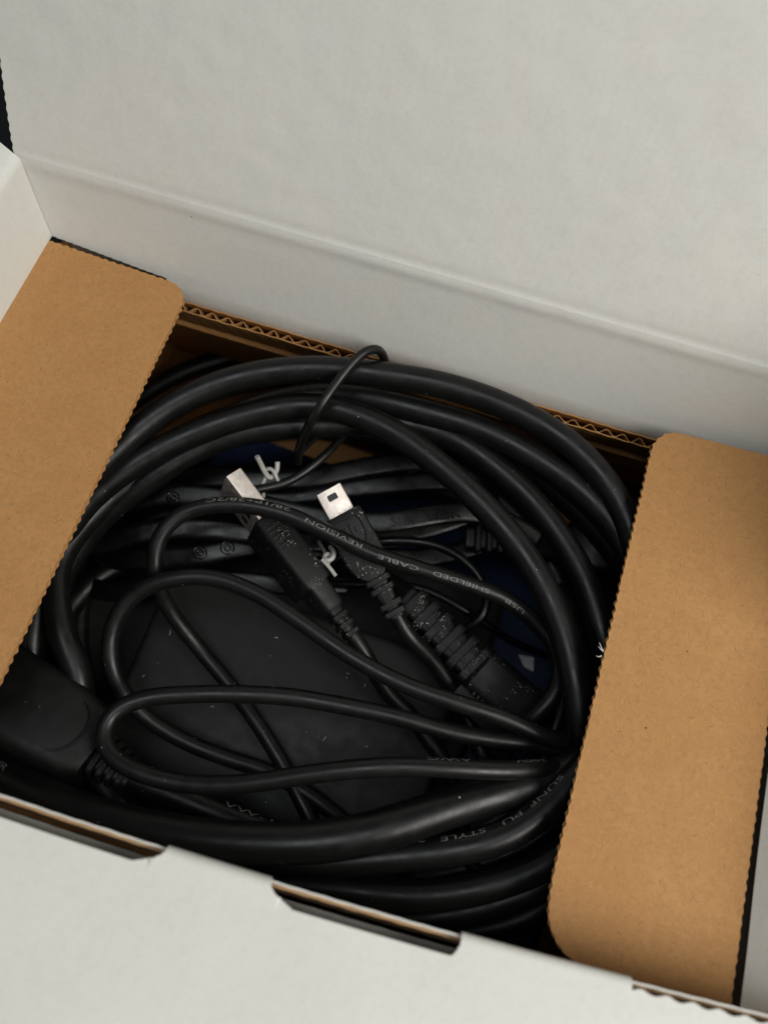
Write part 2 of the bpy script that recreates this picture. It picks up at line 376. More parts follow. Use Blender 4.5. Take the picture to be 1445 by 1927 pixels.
def lean(mb):                 # the front wall leans in towards its top and bows outward in the middle
    for p in mb.v: p[1] += bow(p[0]) - .135 * (ZF - p[2])
    return mb
fw = lean(liner(MB(), XL - 3, XR + 3.5, YF - .30, YF, -97, ZF, .05)).done('front_wall', WHITE, box, label='white front wall of the box')
lean(liner(MB(), XL - 3, XR + 3.5, YF - .75, YF - .33, -97, ZF - 1.3, .08, 2)).done('inner_liner', KRAFT_CUT, fw)
lean(fluting(MB(), CUT, XR + 3.5, YF - 1.5, .5, ZF - 9, ZF - .3)).done('fluting', KRAFT_CUT, fw)
lean(liner(MB(), XL - 3, XR + 3.5, YF - 5.2, YF - 1.9, ZF - 11.4, ZF - 11.0, .05, 2)).done('fold_web', WHITE, fw)
def prof(s):               # fold profile: from the inner edge over the top and outward
    if s < 1.6:
        a = s / 1.6 * math.pi / 2; return (YF + .03 - 1.0 * (1 - math.cos(a)) , ZF - .5 + 1.0 * math.sin(a))
    d = s - 1.6; return (YF - .97 - d * math.cos(FD), ZF + .5 + d * math.sin(FD) - .0016 * d * d)
FD = math.radians(5)
def slot(x, s):
    if x < S1b and s > .5:
        e = min(1, max(0, (S1b - x) / 5.0)); return s < .9 + 3.0 * e ** .6
    if S2a < x < S2b and s > .5:
        e = min(1, (x - S2a) / 5.0); f = min(1, (S2b - x) / 1.6); return s < .9 + 3.0 * min(e ** .6, math.sqrt(max(0, 1 - (1 - f) ** 2)))
    if x < S1b or S2a < x < S2b: return True
    if x > CUT: return s < 1.7 + .25 * math.sin(2 * math.pi * x / 4.2)
    return False
def f_front(x, s):
    y, z = prof(s); bump = 0; y += bow(x)
    if S1b - 2 < x < S2a + 2: bump = .5 * math.exp(-((s - 1.8) / 1.6) ** 2)
    return (x, y, z + bump + .35 * nz(x, s, .06) * min(1, s / 6))
xs = np.arange(XL - 12, XR + 16, .22)
grid('front_flap', lambda s, x: f_front(x, s), np.concatenate([np.arange(0, 5.0, .12), np.arange(5.2, 90, 1.8)]), xs, WHITE, box,
     skip=lambda s, x: slot(x, s), thick=-.45, label='white front flap folded outward, two slots along its fold')
# ------------------------------------------------------------------ brown tray inside
tray = thing('cardboard_tray', 'brown kraft cardboard tray inside the white box, two rounded flaps folded in', 'cardboard tray', (-17, 46, -97))
def rounded(poly, r):
    out = []; n = len(poly)
    for i, (p, rr) in enumerate(zip(poly, r)):
        p = np.array(p, float); a = np.array(poly[i - 1], float); b = np.array(poly[(i + 1) % n], float)
        if rr <= 0: out.append(p); continue
        da, db = norm(a - p), norm(b - p); k = 8
        p0, p1 = p + da * rr, p + db * rr
        for t in np.linspace(0, 1, k): out.append((1 - t) ** 2 * p0 + 2 * t * (1 - t) * p + t * t * p1) if False else out.append(p + da * rr * (1 - math.sin(t * math.pi / 2)) + db * rr * (1 - math.cos(t * math.pi / 2)))
    return out
def outline(poly, r, amp, pitch, phase, inset=0, seed=0):
    c = rounded(poly, r); c = np.array(c + [c[0]]); s = np.concatenate([[0], np.cumsum(np.linalg.norm(np.diff(c, axis=0), axis=1))])
    n = int(s[-1] / .3); u = np.linspace(0, s[-1], n, endpoint=False)
    q = np.stack([np.interp(u, s, c[:, k]) for k in range(2)], 1)
    t = np.roll(q, -1, 0) - np.roll(q, 1, 0); t /= np.linalg.norm(t, axis=1)[:, None] + 1e-9
    nn = np.stack([t[:, 1], -t[:, 0]], 1)         # outward for CCW
    out = []
    for i in range(n):
        a = amp * (.75 + .5 * nz(u[i], seed, .12))
        d = a * math.sin(2 * math.pi * u[i] / pitch + phase + .6 * nz(u[i], seed + 9, .06)) + .12 * nz(u[i], seed + 4, .9) - inset
        out.append(q[i] + nn[i] * d)
    return out
def slab(mb, ol, z0, z1, tilt):
    n = len(ol); v = [(x, y, z1 + tilt(x, y)) for x, y in ol] + [(x, y, z0 + tilt(x, y)) for x, y in ol]
    f = [tuple(range(n)), tuple(range(2 * n - 1, n - 1, -1))] + [(i, i + n, (i + 1) % n + n, (i + 1) % n) for i in range(n)]
    mb.add(v, f)
def flap(poly, r, tilt, label, seed):
    mb = MB(); slab(mb, outline(poly, r, .16, 2.15, 0, 0, seed), -.25, 0, tilt)
    slab(mb, outline(poly, r, .10, 2.15, 1.5, .35, seed), -1.2, -.25, tilt)
    slab(mb, outline(poly, r, .22, 2.15, 2.6, .05, seed), -1.5, -1.2, tilt)
    return mb.done('flap', KRAFT, tray, sharp=30, label=label)
def q2(px, py): return P(px, py, 0)[:2]
lx = P(82, 462, 0)[0] + .25
flap([(lx, -12), q2(-30, 1343), q2(331, 596), q2(322, 520) if False else P(331, 540, 0)[:2] * 0 + np.array([q2(331, 596)[0] - .1, q2(290, 522)[1]]), q2(92, 452)],
     [0, 0, 0, 5.2, .8], lambda x, y: 0, 'brown left flap folded inward', 1)
rx = P(1410, 1620, 0)[0] + .45
fr_ = flap([q2(1040, 1650), (q2(1035, 1720)[0], q2(1100, 1818)[1]), q2(1371, 1918), (rx, 60), (rx, q2(1300, 815)[1] + .3), (q2(1222, 870)[0], q2(1250, 808)[1])],
     [0, 8.0, 0, 0, 0, 6.0], lambda x, y: 0, 'brown right flap folded inward, torn fibres on its inner edge', 2)
mb = MB()
for a, b, c in (((1134, 1226, -.1), (1131, 1219, .3), (1127, 1209, .8)), ((1134, 1224, -.1), (1130, 1222, .2), (1125, 1216, .2)), ((1131, 1234, -.1), (1126, 1236, .2), (1121, 1234, .5))):
    mb.loft(tube_rings(spline(PX([a, b, c]), .2, 0), lambda t: .16 * (1 - .7 * t), 6))
mb.done('torn_fibre', PALE, fr_)
# tray walls
YB = 103.3
def under(mb):                # the tray's back wall slopes away below its top edge, shaped to keep light off it
    for p in mb.v: p[1] += .43 * max(0, -8.5 - p[2])
    return mb
def liner2(*a):
    m = MB(); x0, x1, y0, y1, z0, z1, wb, sd = a
    liner(m, x0, x1, y0, y1, z1 - 3, z1, wb, sd); liner(m, x0, x1, y0, y1, z0, z1 - 3, wb, sd); return under(m)
bw = liner2(XL + .6, XR - .6, YB - .3, YB, -97, -8.0, .10, 1).done('back_wall', KRAFT, tray, label='brown back wall with open corrugated top edge')
liner2(XL + .6, XR - .6, YB - 2.75, YB - 2.5, -97, -8.3, .12, 3).done('inner_liner', KRAFT, bw)
under(fluting(MB(), XL + .6, XR - .6, YB - 1.40, .92, -14, -8.9)).done('fluting', KRAFT, bw)
liner2(XL + 2, XR - 2, YB - 4.6, YB - 3.1, -97, -23, .05, 5).done('light_ledge', KRAFT, bw)  # ledge added so that its top catches a band of light
MB().box(XL + .4, XL + 2, -18, 142, -97, -6).done('side_wall', KRAFT, tray, smooth=False, bevel=.3)
MB().box(XR - 2, XR - .6, -18, 142, -97, -6).done('side_wall', KRAFT, tray, smooth=False, bevel=.3)
sl = lambda x, y, z: (x, y - 15.4 - .14 * (ZF - z), z)
MB().box(XL + .5, XR - .6, -1.6, -.2, -97, -8, sl).done('front_wall', KRAFT, tray, smooth=False)
MB().box(XL + .5, XR - .6, -26, YB + 39, -97.8, -97).done('floor', KRAFT, tray, smooth=False)

# ------------------------------------------------------------------ frames for plugs
def frame(a, b, tilt=0.0):
    """local frame from point a to b; n leans `tilt` degrees to the right of the view"""
    a, b = np.asarray(a), np.asarray(b); u = norm(b - a); c = norm(CAM - (a + b) / 2); c = norm(c - np.dot(c, u) * u)
    v = np.cross(u, c); t = math.radians(tilt); n = norm(c * math.cos(t) + v * math.sin(t)); v = np.cross(u, n)
    return lambda x, y, z: a + u * x + v * y + n * z
def rrect(fr, x, hy, hz, r, cz=0, k=4, cy=0):
    pts = []
    for sy, sz, a0 in ((1, 1, 0), (-1, 1, 90), (-1, -1, 180), (1, -1, 270)):
        for t in np.linspace(0, 90, k):
            a = math.radians(a0 + t); pts.append(fr(x, cy + sy * (hy - r) + r * math.cos(a), cz + sz * (hz - r) + r * math.sin(a)))
    return pts
def sect(fr, rows, name, mat, parent, **k):
    return MB().loft([rrect(fr, *row) for row in rows]).done(name, mat, parent, **k)
# ------------------------------------------------------------------ things at the bottom
c0 = P(222, 1300, -40); c1 = P(822, 1450, -40); yb = P(480, 1118, -40)[1]; yf = P(500, 1600, -40)[1]
MBx = MB().box(c0[0], c1[0], yf, yb, -56, -40)
dev = thing('device_case', 'flat matte black plastic case lying under the cables', 'plastic case', ((c0[0] + c1[0]) / 2, (yf + yb) / 2, -96))
MBx.done('case_body', PANEL, dev, bevel=2.2)
MB().box(c0[0] - 48, c1[0] + 8, yf - 6, yb + 26, -96, -57).done('shade_filler', PANEL, dev, bevel=3)  # black block added to stand in for the shade over the tray floor
MB().box(c0[0] + 4, c1[0] - 4, yf + 4, yf + 4.6, -40.1, -39.9).done('seam', HOLE, dev, smooth=False)
pk = thing('blue_packet', 'flat dark blue packet with pale print on the floor of the tray', 'packet', tuple(P(700, 1150, -74)))
e0, e1 = P(405, 800, -70), P(620, 878, -70); du = norm(e1 - e0); dv = np.array([du[1], -du[0], 0])
pf = lambda x, y, z: e0 + du * x + dv * y + np.array([0, 0, z])
sect(lambda x, y, z: pf(x + 22, y + 62, z), [(-18, 62, .5, .5), (-16, 62, 2.4, .6), (50, 62, 3, .6), (120, 62, 2.4, .6), (122, 62, .5, .5)], 'film', BLUE, pk)
def decal(mb_, pts, z, h=.25):
    mb = MB()
    q = PX([(x, y, z) for x, y in pts]); n = len(q); q2_ = [p + np.array([0, 0, h]) for p in q]
    mb.add(q + q2_, [tuple(range(n))[::-1], tuple(range(n, 2 * n))] + [(i, (i + 1) % n, (i + 1) % n + n, i + n) for i in range(n)]); mb.done('print', PALE, pk, smooth=False)
decal(0, [(975, 1232), (1004, 1238), (1003, 1264), (985, 1254)], -66.8)
decal(0, [(822, 1402), (842, 1408), (862, 1440), (836, 1440)], -66.8)
decal(0, [(795, 1580), (850, 1562), (852, 1590), (800, 1600)], -66.8)
decal(0, [(836, 1455), (850, 1455), (846, 1490), (826, 1492)], -66.8)
# ------------------------------------------------------------------ glossy power cord, flat, tied with white ties
pc = thing('power_cord', 'glossy flat black power cord folded in a bundle with moulded SINOFAIR lettering', 'power cord', tuple(P(600, 980, -50)))
cp = PX([(1010, 1015, -30), (940, 975, -28), (880, 962, -27), (800, 972, -26), (720, 985, -26), (600, 975, -26), (480, 948, -25), (330, 930, -25), (230, 945, -27), (150, 985, -30), (160, 1035, -34), (240, 1008, -32),
         (330, 995, -31), (430, 998, -31), (560, 1020, -33), (700, 1015, -36), (840, 985, -38), (930, 940, -38), (900, 885, -38), (800, 868, -38), (680, 880, -38), (560, 905, -38), (400, 900, -38), (270, 915, -40), (180, 980, -42),
         (190, 1050, -40), (290, 1052, -37), (400, 1042, -35), (500, 1022, -36), (640, 1040, -40), (800, 1050, -44), (950, 1000, -44), (960, 920, -44), (850, 905, -43), (700, 915, -43), (540, 935, -44), (300, 960, -46), (140, 1040, -48), (170, 1110, -48), (330, 1098, -43), (430, 1092, -42), (520, 1100, -43), (650, 1100, -46)])
cpath = spline(cp, .8, 5)
cord = tube('cord', cpath, 2.75, GLOSS, pc, 28, flat=.55)
mb = MB()
def emboss(mb, path, off, body, a, b, size, side, rng=None, h=.35):
    pj = proj(path); i0, i1 = rng or (0, len(path))
    near = lambda q: i0 + int(np.argmin(np.hypot(pj[i0:i1, 0] - q[0], pj[i0:i1, 1] - q[1])))
    ia, ib = near(a), near(b); pa, pb = path[ia], path[ib]
    v, f = text_mesh(body, size, split=2); L = v[:, 0].max(); out = []
    for zoff in (0, h):
        for x, y, _ in v:
            p = pa + (pb - pa) * (x / L); t = norm(pb - pa); up = norm(np.array([0, -.15, 1])); sd = norm(np.cross(up, t))
            out.append(p + sd * (y + side) + up * (off + zoff))
    n = len(v); ff = [[i + n for i in q] for q in f]
    ed = {}
    for q in f:
        for i in range(3): ed[(q[i], q[(i + 1) % 3])] = 1
    ff += [(a_, b_, b_ + n, a_ + n) for (a_, b_) in ed if (b_, a_) not in ed]
    mb.add(out, ff)
n1 = int(len(cpath) * .3)
emboss(mb, cpath, 1.5, 'SINOFAIR', (735, 985), (862, 966), 3.6, -.35, (0, n1))
mb.done('moulded_lettering', JACKET, cord, smooth=False)
mb = MB()
for px, py, z, r in ((376, 1040, -33.2, 1.7), (428, 1031, -33.2, 1.7), (325, 936, -23.3, 1.5)):
    c = P(px, py, z); n = 20
    for rr in (r, r * .45):
        pth = np.array([c + np.array([math.cos(a) * rr, math.sin(a) * rr, 0]) for a in np.linspace(0, 2 * math.pi, n)])
        mb.loft(tube_rings(pth, .18, 6), caps=False)
mb.done('moulded_mark', GLOSS, cord)
# its plug, lower right
fr = frame(P(1170, 1030, -34), P(850, 1010, -36), 8)
sect(fr, [(0, 6.5, 7.5, 1.5, -3), (3, 7, 8, 1.5, -3), (11, 7, 8, 1.5, -3), (14, 6, 6, 1.5, -3)], 'plug_body', PLUGB, pc)
sect(fr, [(14.1, 4.6, 4.6, 1, -2), (22, 4.4, 4.4, 1, -2), (24, 5, 5, 1, -2), (27, 3.6, 3.6, 1, -2)], 'plug_neck', PLUGB, pc)
mb = MB()
for x in (29, 32, 35, 38): mb.loft([rrect(fr, x + d, r_, r_ * .9, .8, -1.5) for d, r_ in ((0, 3.2), (.4, 3.8), (1.4, 3.8), (1.8, 3.2))])
mb.loft([rrect(fr, x, 2.9, 2.5, .8, -1.5) for x in (26, 42)])
mb.done('strain_relief', PLUGB, pc)
# white twist ties round the bundle
def tie(pts, extra, label):
    t = thing('twist_tie', label, 'twist tie', tuple(P(pts[0][0], pts[0][1], -45)), 'white ties round the power cord')
    tube('strand', spline(PX(pts), .25, .5), .66, TIE, t, 10)
    for e in extra: tube('strand', spline(PX(e), .25, .5), .5, TIE, t, 10)
tie([(484, 859, -15), (492, 875, -17.5), (501, 892, -20), (507, 899, -21), (514, 896, -21.5), (521, 884, -21), (522, 869, -20)],
    [[(497, 888, -20.5), (506, 881, -19.5), (515, 886, -19.6), (520, 898, -20.6), (527, 911, -22)], [(500, 898, -22), (494, 915, -22), (496, 932, -23), (490, 950, -26)]],
    'white tie with two upright ends, behind the larger metal plug')
tie([(622, 1030, -22), (628, 1038, -20.5), (626, 1050, -20), (617, 1055, -20), (610, 1050, -20.5), (616, 1042, -21), (626, 1050, -21.5)],
    [[(606, 1053, -19.5), (620, 1068, -19.6), (632, 1084, -20)], [(618, 1060, -22), (612, 1040, -25), (600, 1020, -30)]],
    'short white tie curled beside the rubber body of the larger plug')
# ------------------------------------------------------------------ thin lead
tl = thing('thin_lead', 'thin glossy black wire looped under the printed cable', 'wire', tuple(P(820, 1080, -45)))
tube('jacket', spline(PX([(560, 1085, -36), (640, 1050, -34), (700, 1022, -31), (760, 1018, -30), (820, 1026, -29), (870, 1052, -28), (906, 1092, -28), (917, 1132, -29), (903, 1166, -30), (868, 1187, -33), (830, 1215, -38), (880, 1250, -46)]), .6, 2), 1.25, GLOSS, tl, 12)
tube('jacket', spline(PX([(540, 1090, -39), (640, 1100, -37), (740, 1100, -34), (800, 1110, -33), (880, 1152, -34), (960, 1205, -40), (1030, 1235, -48)]), .6, 2), 1.05, GLOSS, tl, 12)

# ------------------------------------------------------------------ the thick cable, coiled
coil = thing('thick_cable', 'thick matte black cable coiled round the tray, lettered SUNF PU STYLE', 'cable', tuple(P(640, 1150, -60)))
CP = [(772, 1128, -33), (700, 1080, -40), (600, 1050, -46), (420, 1030, -49), (250, 1050, -50), (140, 1130, -48), (70, 1330, -44), (110, 1520, -40), (330, 1660, -36), (600, 1740, -30), (820, 1760, -28), (1000, 1720, -27),
      (1130, 1600, -27), (1190, 1450, -30), (1215, 1250, -32), (1190, 1100, -30), (1110, 985, -28), (1000, 890, -26), (860, 810, -24), (700, 770, -22), (560, 755, -20), (420, 790, -20), (300, 850, -18), (150, 960, -22), (70, 1150, -28), (60, 1400, -30), (250, 1610, -30), (520, 1705, -26), (760, 1730, -22), (960, 1690, -20), (1110, 1600, -20), (1190, 1400, -20), (1215, 1200, -16), (1180, 1035, -12),
      (1110, 938, -10), (1010, 863, -9), (900, 806, -9), (800, 776, -9), (700, 752, -10), (600, 742, -13), (460, 775, -15), (330, 850, -17), (180, 960, -20), (112, 1050, -20), (106, 1130, -20), (118, 1200, -21), (150, 1270, -23), (160, 1400, -27), (280, 1580, -24), (500, 1655, -18), (650, 1675, -15), (800, 1686, -14), (960, 1655, -13), (1060, 1603, -13), (1150, 1480, -14), (1205, 1300, -14), (1215, 1130, -12),
      (1165, 948, -7), (1092, 853, -5), (990, 783, -4), (850, 729, -2.5), (700, 703, -2), (580, 694, -3), (450, 711, -4.5), (350, 748, -6), (280, 793, -7.5), (220, 846, -9), (130, 940, -12), (50, 1080, -16), (20, 1250, -24), (80, 1450, -26), (250, 1570, -22), (420, 1610, -17), (600, 1622, -14), (740, 1612, -12), (910, 1588, -10), (990, 1552, -9.5), (1060, 1490, -9.5), (1140, 1390, -10), (1200, 1260, -9), (1185, 1120, -9), (1150, 1215, -13)]
# innermost two turns seen on their own
CP2 = [(1100, 1520, -24), (1110, 1440, -20), (1094, 1390, -14), (1082, 1290, -10.5), (1054, 1175, -9.5), (1004, 1070, -8.5), (934, 978, -7.5), (834, 882, -7), (722, 803, -7), (600, 764, -7.5), (480, 778, -9), (350, 822, -11), (240, 882, -13), (150, 960, -16), (90, 1080, -22), (60, 1260, -30), (120, 1480, -34), (330, 1640, -34), (600, 1690, -34), (850, 1680, -32), (1050, 1600, -30), (1150, 1440, -24), (1160, 1300, -16), (1128, 1180, -13), (1098, 1088, -12.5), (1066, 1030, -12.5), (1010, 952, -12.5), (950, 894, -12.5), (866, 832, -12.5), (780, 800, -13.5), (690, 795, -14.5), (600, 800, -14.5), (480, 808, -14), (380, 840, -15.5), (290, 895, -18), (160, 1010, -26), (100, 1150, -34)]
CP3 = [(100, 1150, -34), (130, 1290, -44), (200, 1430, -50), (380, 1590, -52), (620, 1650, -50), (850, 1640, -46), (1030, 1560, -42), (1110, 1420, -42), (1100, 1270, -44), (1060, 1120, -46), (980, 1010, -50), (860, 935, -54), (700, 898, -56), (540, 892, -56), (380, 905, -56), (250, 950, -56), (165, 1080, -57), (150, 1220, -58), (190, 1360, -58), (300, 1500, -58), (520, 1610, -58), (800, 1600, -56), (980, 1500, -54), (1040, 1380, -52), (1075, 1220, -48), (1040, 1070, -46), (940, 940, -44), (820, 858, -44), (700, 818, -44), (560, 806, -44), (440, 822, -44), (320, 862, -45), (220, 930, -46), (140, 1050, -48), (130, 930, -58), (200, 800, -68), (320, 712, -74), (430, 672, -76), (560, 652, -76), (700, 665, -74), (850, 720, -72), (1000, 800, -74), (1060, 900, -80), (1000, 890, -84), (850, 790, -84), (700, 735, -84), (560, 712, -84), (430, 730, -84), (330, 770, -84), (250, 840, -84), (230, 930, -88), (310, 900, -90), (450, 822, -90), (600, 805, -90), (720, 838, -90), (850, 890, -90)]  # deep turns added as black filling for the shaded gaps
CP2 = CP2 + CP3[1:]
RC = 3.25
path1 = spline(PX(CP), .8, 3.5); path2 = spline(PX(CP2), .8, 3.5)
j1 = tube('jacket', path1, RC, JACKET, coil, 20)
j2 = tube('jacket', path2, RC, JACKET, coil, 20)
kw = dict(rng=(.75, 1.0))
for wd, a, b, an in (('SUNF', (1062, 1474), (1003, 1526), 44), ('PU', (984, 1538), (944, 1557), 44), ('STYLE', (918, 1572), (832, 1592), 44), ('2027', (802, 1598), (738, 1606), 50)):
    mb = MB(); lettering(mb, path1, RC, wd, a, b, 1.7, -an, **kw); mb.done('lettering', PRINT, j1, smooth=False)
# ribbed strain relief and plug on its inner end
pa, pb = P(768, 1122, -30), P(905, 1262, -30); fr = frame(pa, pb, -8); LR = np.linalg.norm(pb - pa)
mb = MB(); mb.loft([rrect(fr, x, h_, h_ * .9, 1.2, -4) for x, h_ in ((-1, 3.2), (LR, 4.4))])
nr = 6
for i in range(nr):
    x = LR * i / nr + 1.0; h_ = 4.3 + 1.5 * i / nr; wd_ = LR / nr * .52
    mb.loft([rrect(fr, x, h_ - .2, h_ * .92 - .2, 1.6, -4), rrect(fr, x + .2, h_, h_ * .92, 1.6, -4), rrect(fr, x + wd_ - .2, h_, h_ * .92, 1.6, -4), rrect(fr, x + wd_, h_ - .2, h_ * .92 - .2, 1.6, -4)])
    mb.box(x + wd_ - .1, x + LR / nr + .1, -h_ * .2, h_ * .35, -4, -4 + h_ * .86, fr)
mb.done('strain_relief', MOULD, coil, label='ribbed strain relief', sharp=35)
pa2, pb2 = P(898, 1255, -30), P(1010, 1360, -33); fr2 = frame(pa2, pb2, -8); L2 = np.linalg.norm(pb2 - pa2)
plug = sect(fr2, [(0, 5.4, 5, 2.5, -4), (.8, 6.2, 5.8, 2.8, -4), (L2 * .9, 6.8, 6, 2.8, -4), (L2, 6.4, 5.6, 2.8, -4)], 'plug_body', MOULD, coil)
mb = MB(); mb.loft([rrect(fr2, x, 2.6, 3.6, .8, -2.2, cy=8.2 if True else 0) for x in (-.4, .3, L2 * .95, L2)])
for i in range(9): mb.box(3 + i * 1.35, 3.6 + i * 1.35, 5.2, 6.1, 1.1, 1.75, fr2)
mb.done('grip', PLUGB, plug)
mb = MB()
for pts in ([(846, 1258, -34), (840, 1262, -34.3), (845, 1278, -34.6), (858, 1292, -35)], [(869, 1308, -35), (876, 1320, -35), (884, 1324, -35)]):
    mb.loft(tube_rings(spline(PX(pts), .2, .2), .42, 8))
mb.done('connector_rim', PALE, plug)
# ------------------------------------------------------------------ wire that binds the coil
bt = thing('cable_tie', 'thin black wire tie wrapped round the thick coil near the back edge', 'cable tie', tuple(P(640, 760, -40)))
tube('strand', spline(PX([(470, 925, -21), (545, 905, -22), (606, 862, -22), (650, 815, -24), (690, 760, -26), (722, 700, -16), (724, 680, -7), (716, 662, -1), (705, 657, 2.2), (690, 660, 3.2), (672, 674, 3.2), (640, 712, 1.8), (606, 760, .2), (586, 792, -3), (570, 825, -10), (562, 850, -17), (560, 870, -23)]), .5, 1.2), lambda t: 1.12, USBJ, bt, 12)
tube('strand', spline(PX([(563, 852, -18), (585, 832, -21), (612, 806, -24), (640, 770, -27)]), .5, 1), .8, USBJ, bt, 10)

# ------------------------------------------------------------------ mains cord with big plug, lower left, and the thick cord in front
bp = thing('moulded_plug', 'large black moulded plug with its cord, at the left front of the tray', 'plug', tuple(P(120, 1340, -60)))
fr = frame(P(-50, 1255, -17), P(225, 1430, -17), -12)
sect(fr, [(0, 9.5, 8, 3.5, -8), (1, 10.2, 8.6, 3.5, -8), (20, 10.2, 8.6, 3.5, -8), (30, 9.2, 8, 3.5, -8), (33.5, 7.2, 6.5, 3, -8)], 'plug_body', PLUGB, bp)
mb = MB(); c_ = [fr(24 + 6.0 * math.cos(a), 6.6 * math.sin(a), .62) for a in np.linspace(-1.3, 1.3, 16)]
mb.loft(tube_rings(np.array(c_), .22, 6)); mb.done('moulded_rim', PLUGB, bp)
mb = MB()
for i in range(4): mb.loft([rrect(fr, 34 + i * 2.2 + d, 5.2 - .35 * i + e, 4.9 - .3 * i + e, 1.6, -8) for d, e in ((0, -.2), (.2, 0), (1.2, 0), (1.4, -.2))])
mb.loft([rrect(fr, 33.4, 4, 4, 1.6, -8), rrect(fr, 43, 3.4, 3.4, 1.6, -8)])
mb.done('strain_relief', PLUGB, bp)
ppath = spline([fr(42, 0, -8)] + PX([(330, 1497, -24), (420, 1535, -23), (520, 1575, -22), (640, 1630, -24), (800, 1690, -30), (950, 1700, -36), (1080, 1600, -40)]), .8, 3)
pj_ = tube('cord', ppath, 3.3, JACKET, bp, 18)
mb = MB(); lettering(mb, ppath, 3.3, 'VW-1', (422, 1522), (512, 1560), 2.1, 50); mb.done('lettering', FAINT, pj_, smooth=False)
dc = thing('front_cord', 'thickest smooth black cord crossing in front of the tray, with a small UR mark', 'cord', tuple(P(500, 1580, -45)))
dpath = spline(PX([(60, 1180, -30), (-20, 1260, -30), (-70, 1360, -27), (-30, 1430, -22), (60, 1490, -17), (200, 1545, -13), (350, 1577, -10), (500, 1588, -8.5), (620, 1582, -8), (720, 1562, -8), (800, 1535, -9), (880, 1508, -10.5), (980, 1480, -13), (1090, 1445, -15), (1160, 1380, -18), (1190, 1280, -24)]), .8, 4)
dj = tube('jacket', dpath, 4.2, JACKET, dc, 22)
mb = MB(); lettering(mb, dpath, 4.2, 'UR', (8, 1440), (36, 1452), 2.2, 20); mb.done('lettering', FAINT, dj, smooth=False)

# ------------------------------------------------------------------ USB cable
SL = 6.9; Lb = 13.2; Le = Lb + 20.5
frA = frame(P(440, 888, -11), P(703, 1232, -21), -20); frB = frame(P(618, 921, -14.5), P(750, 1165, -23), 1)
usb = thing('usb_cable', 'black USB cable in loose loops printed USB SHIELDED CABLE REVISION, two metal-tipped plugs', 'usb cable', tuple(P(600, 1200, -50)))
RU = 2.0
A_end = [(688, 1236, -24), (728, 1302, -31), (778, 1352, -35), (808, 1396, -36), (840, 1436, -37), (855, 1485, -39), (868, 1545, -42), (880, 1620, -43), (960, 1660, -42), (1080, 1580, -38), (1120, 1490, -28), (1090, 1448, -17)]
L3 = [(1040, 1446, -12), (950, 1450, -7), (850, 1446, -5), (750, 1443, -5), (650, 1449, -6), (550, 1462, -8), (450, 1476, -10), (350, 1475, -12), (265, 1455, -13), (212, 1424, -14), (194, 1382, -15), (214, 1340, -15), (270, 1315, -15), (350, 1307, -15), (450, 1306, -15), (550, 1312, -15), (650, 1329, -15), (750, 1350, -15), (850, 1378, -16), (930, 1392, -17), (1000, 1400, -18)]
mid = [(1080, 1420, -21), (1130, 1450, -24), (1150, 1420, -24), (1110, 1395, -20)]
L2 = [(1040, 1392, -16), (950, 1352, -14), (870, 1326, -13), (760, 1288, -13), (660, 1235, -13), (560, 1166, -13), (480, 1115, -13.5), (400, 1087, -14), (320, 1090, -14.5), (252, 1120, -17), (215, 1172, -20), (207, 1232, -23), (226, 1292, -26), (266, 1342, -29), (335, 1388, -32), (420, 1424, -34), (500, 1450, -36), (580, 1494, -37), (640, 1540, -38), (720, 1600, -40), (740, 1660, -43), (660, 1680, -43), (605, 1610, -39)]
L1 = [(588, 1548, -37), (566, 1505, -37), (538, 1448, -36), (492, 1372, -36), (432, 1288, -36), (370, 1214, -34), (318, 1145, -27), (297, 1095, -20.5), (291, 1048, -17), (304, 1004, -14.5), (342, 967, -13), (400, 951, -12), (470, 952, -11.5), (545, 970, -11.5), (620, 1004, -12), (700, 1042, -12.5), (800, 1074, -13.5), (880, 1099, -15), (960, 1132, -17), (1011, 1174, -19), (1042, 1212, -20), (1055, 1262, -20), (1042, 1308, -20), (1004, 1348, -22)]
B_end = [(958, 1392, -27), (938, 1440, -33), (915, 1435, -38), (893, 1385, -38), (866, 1322, -37), (820, 1250, -33), (780, 1190, -28), (758, 1160, -25.5)]
usbpath = spline([frA(Le + 10, 0, -3.4), frA(Le + 14, 0, -3.4), frA(Le + 18, 0, -3.8)] + PX(A_end[1:] + L3 + mid + L2 + L1 + B_end[:-2]) + [frB(SL + 33, 0, -2.6), frB(SL + 28, 0, -2.1), frB(SL + 22, 0, -2)], .7, 2.2)
uj = tube('jacket', usbpath, RU, USBJ, usb, 18)
kw = dict(rng=(.55, 1.0))
for wd, a, b, an in (('USB', (987, 1144), (948, 1125), 6), ('SHIELDED', (921, 1108), (815, 1074), 0), ('CABLE', (785, 1066), (711, 1042), 2), ('REVISION', (680, 1030), (578, 982), -16), ('28/1P+28/2C', (546, 966), (392, 948), -42)):
    mb = MB(); lettering(mb, usbpath, RU, wd, a, b, 1.42, an, **kw); mb.done('lettering', PRINT, uj, smooth=False)
for wd, a, b in (('300V', (1022, 1448), (968, 1450)), ('AWG', (884, 1446), (800, 1443))):
    mb = MB(); lettering(mb, usbpath, RU, wd, a, b, 1.6, -62, rng=(0, .35)); mb.done('lettering', FAINT, uj, smooth=False)
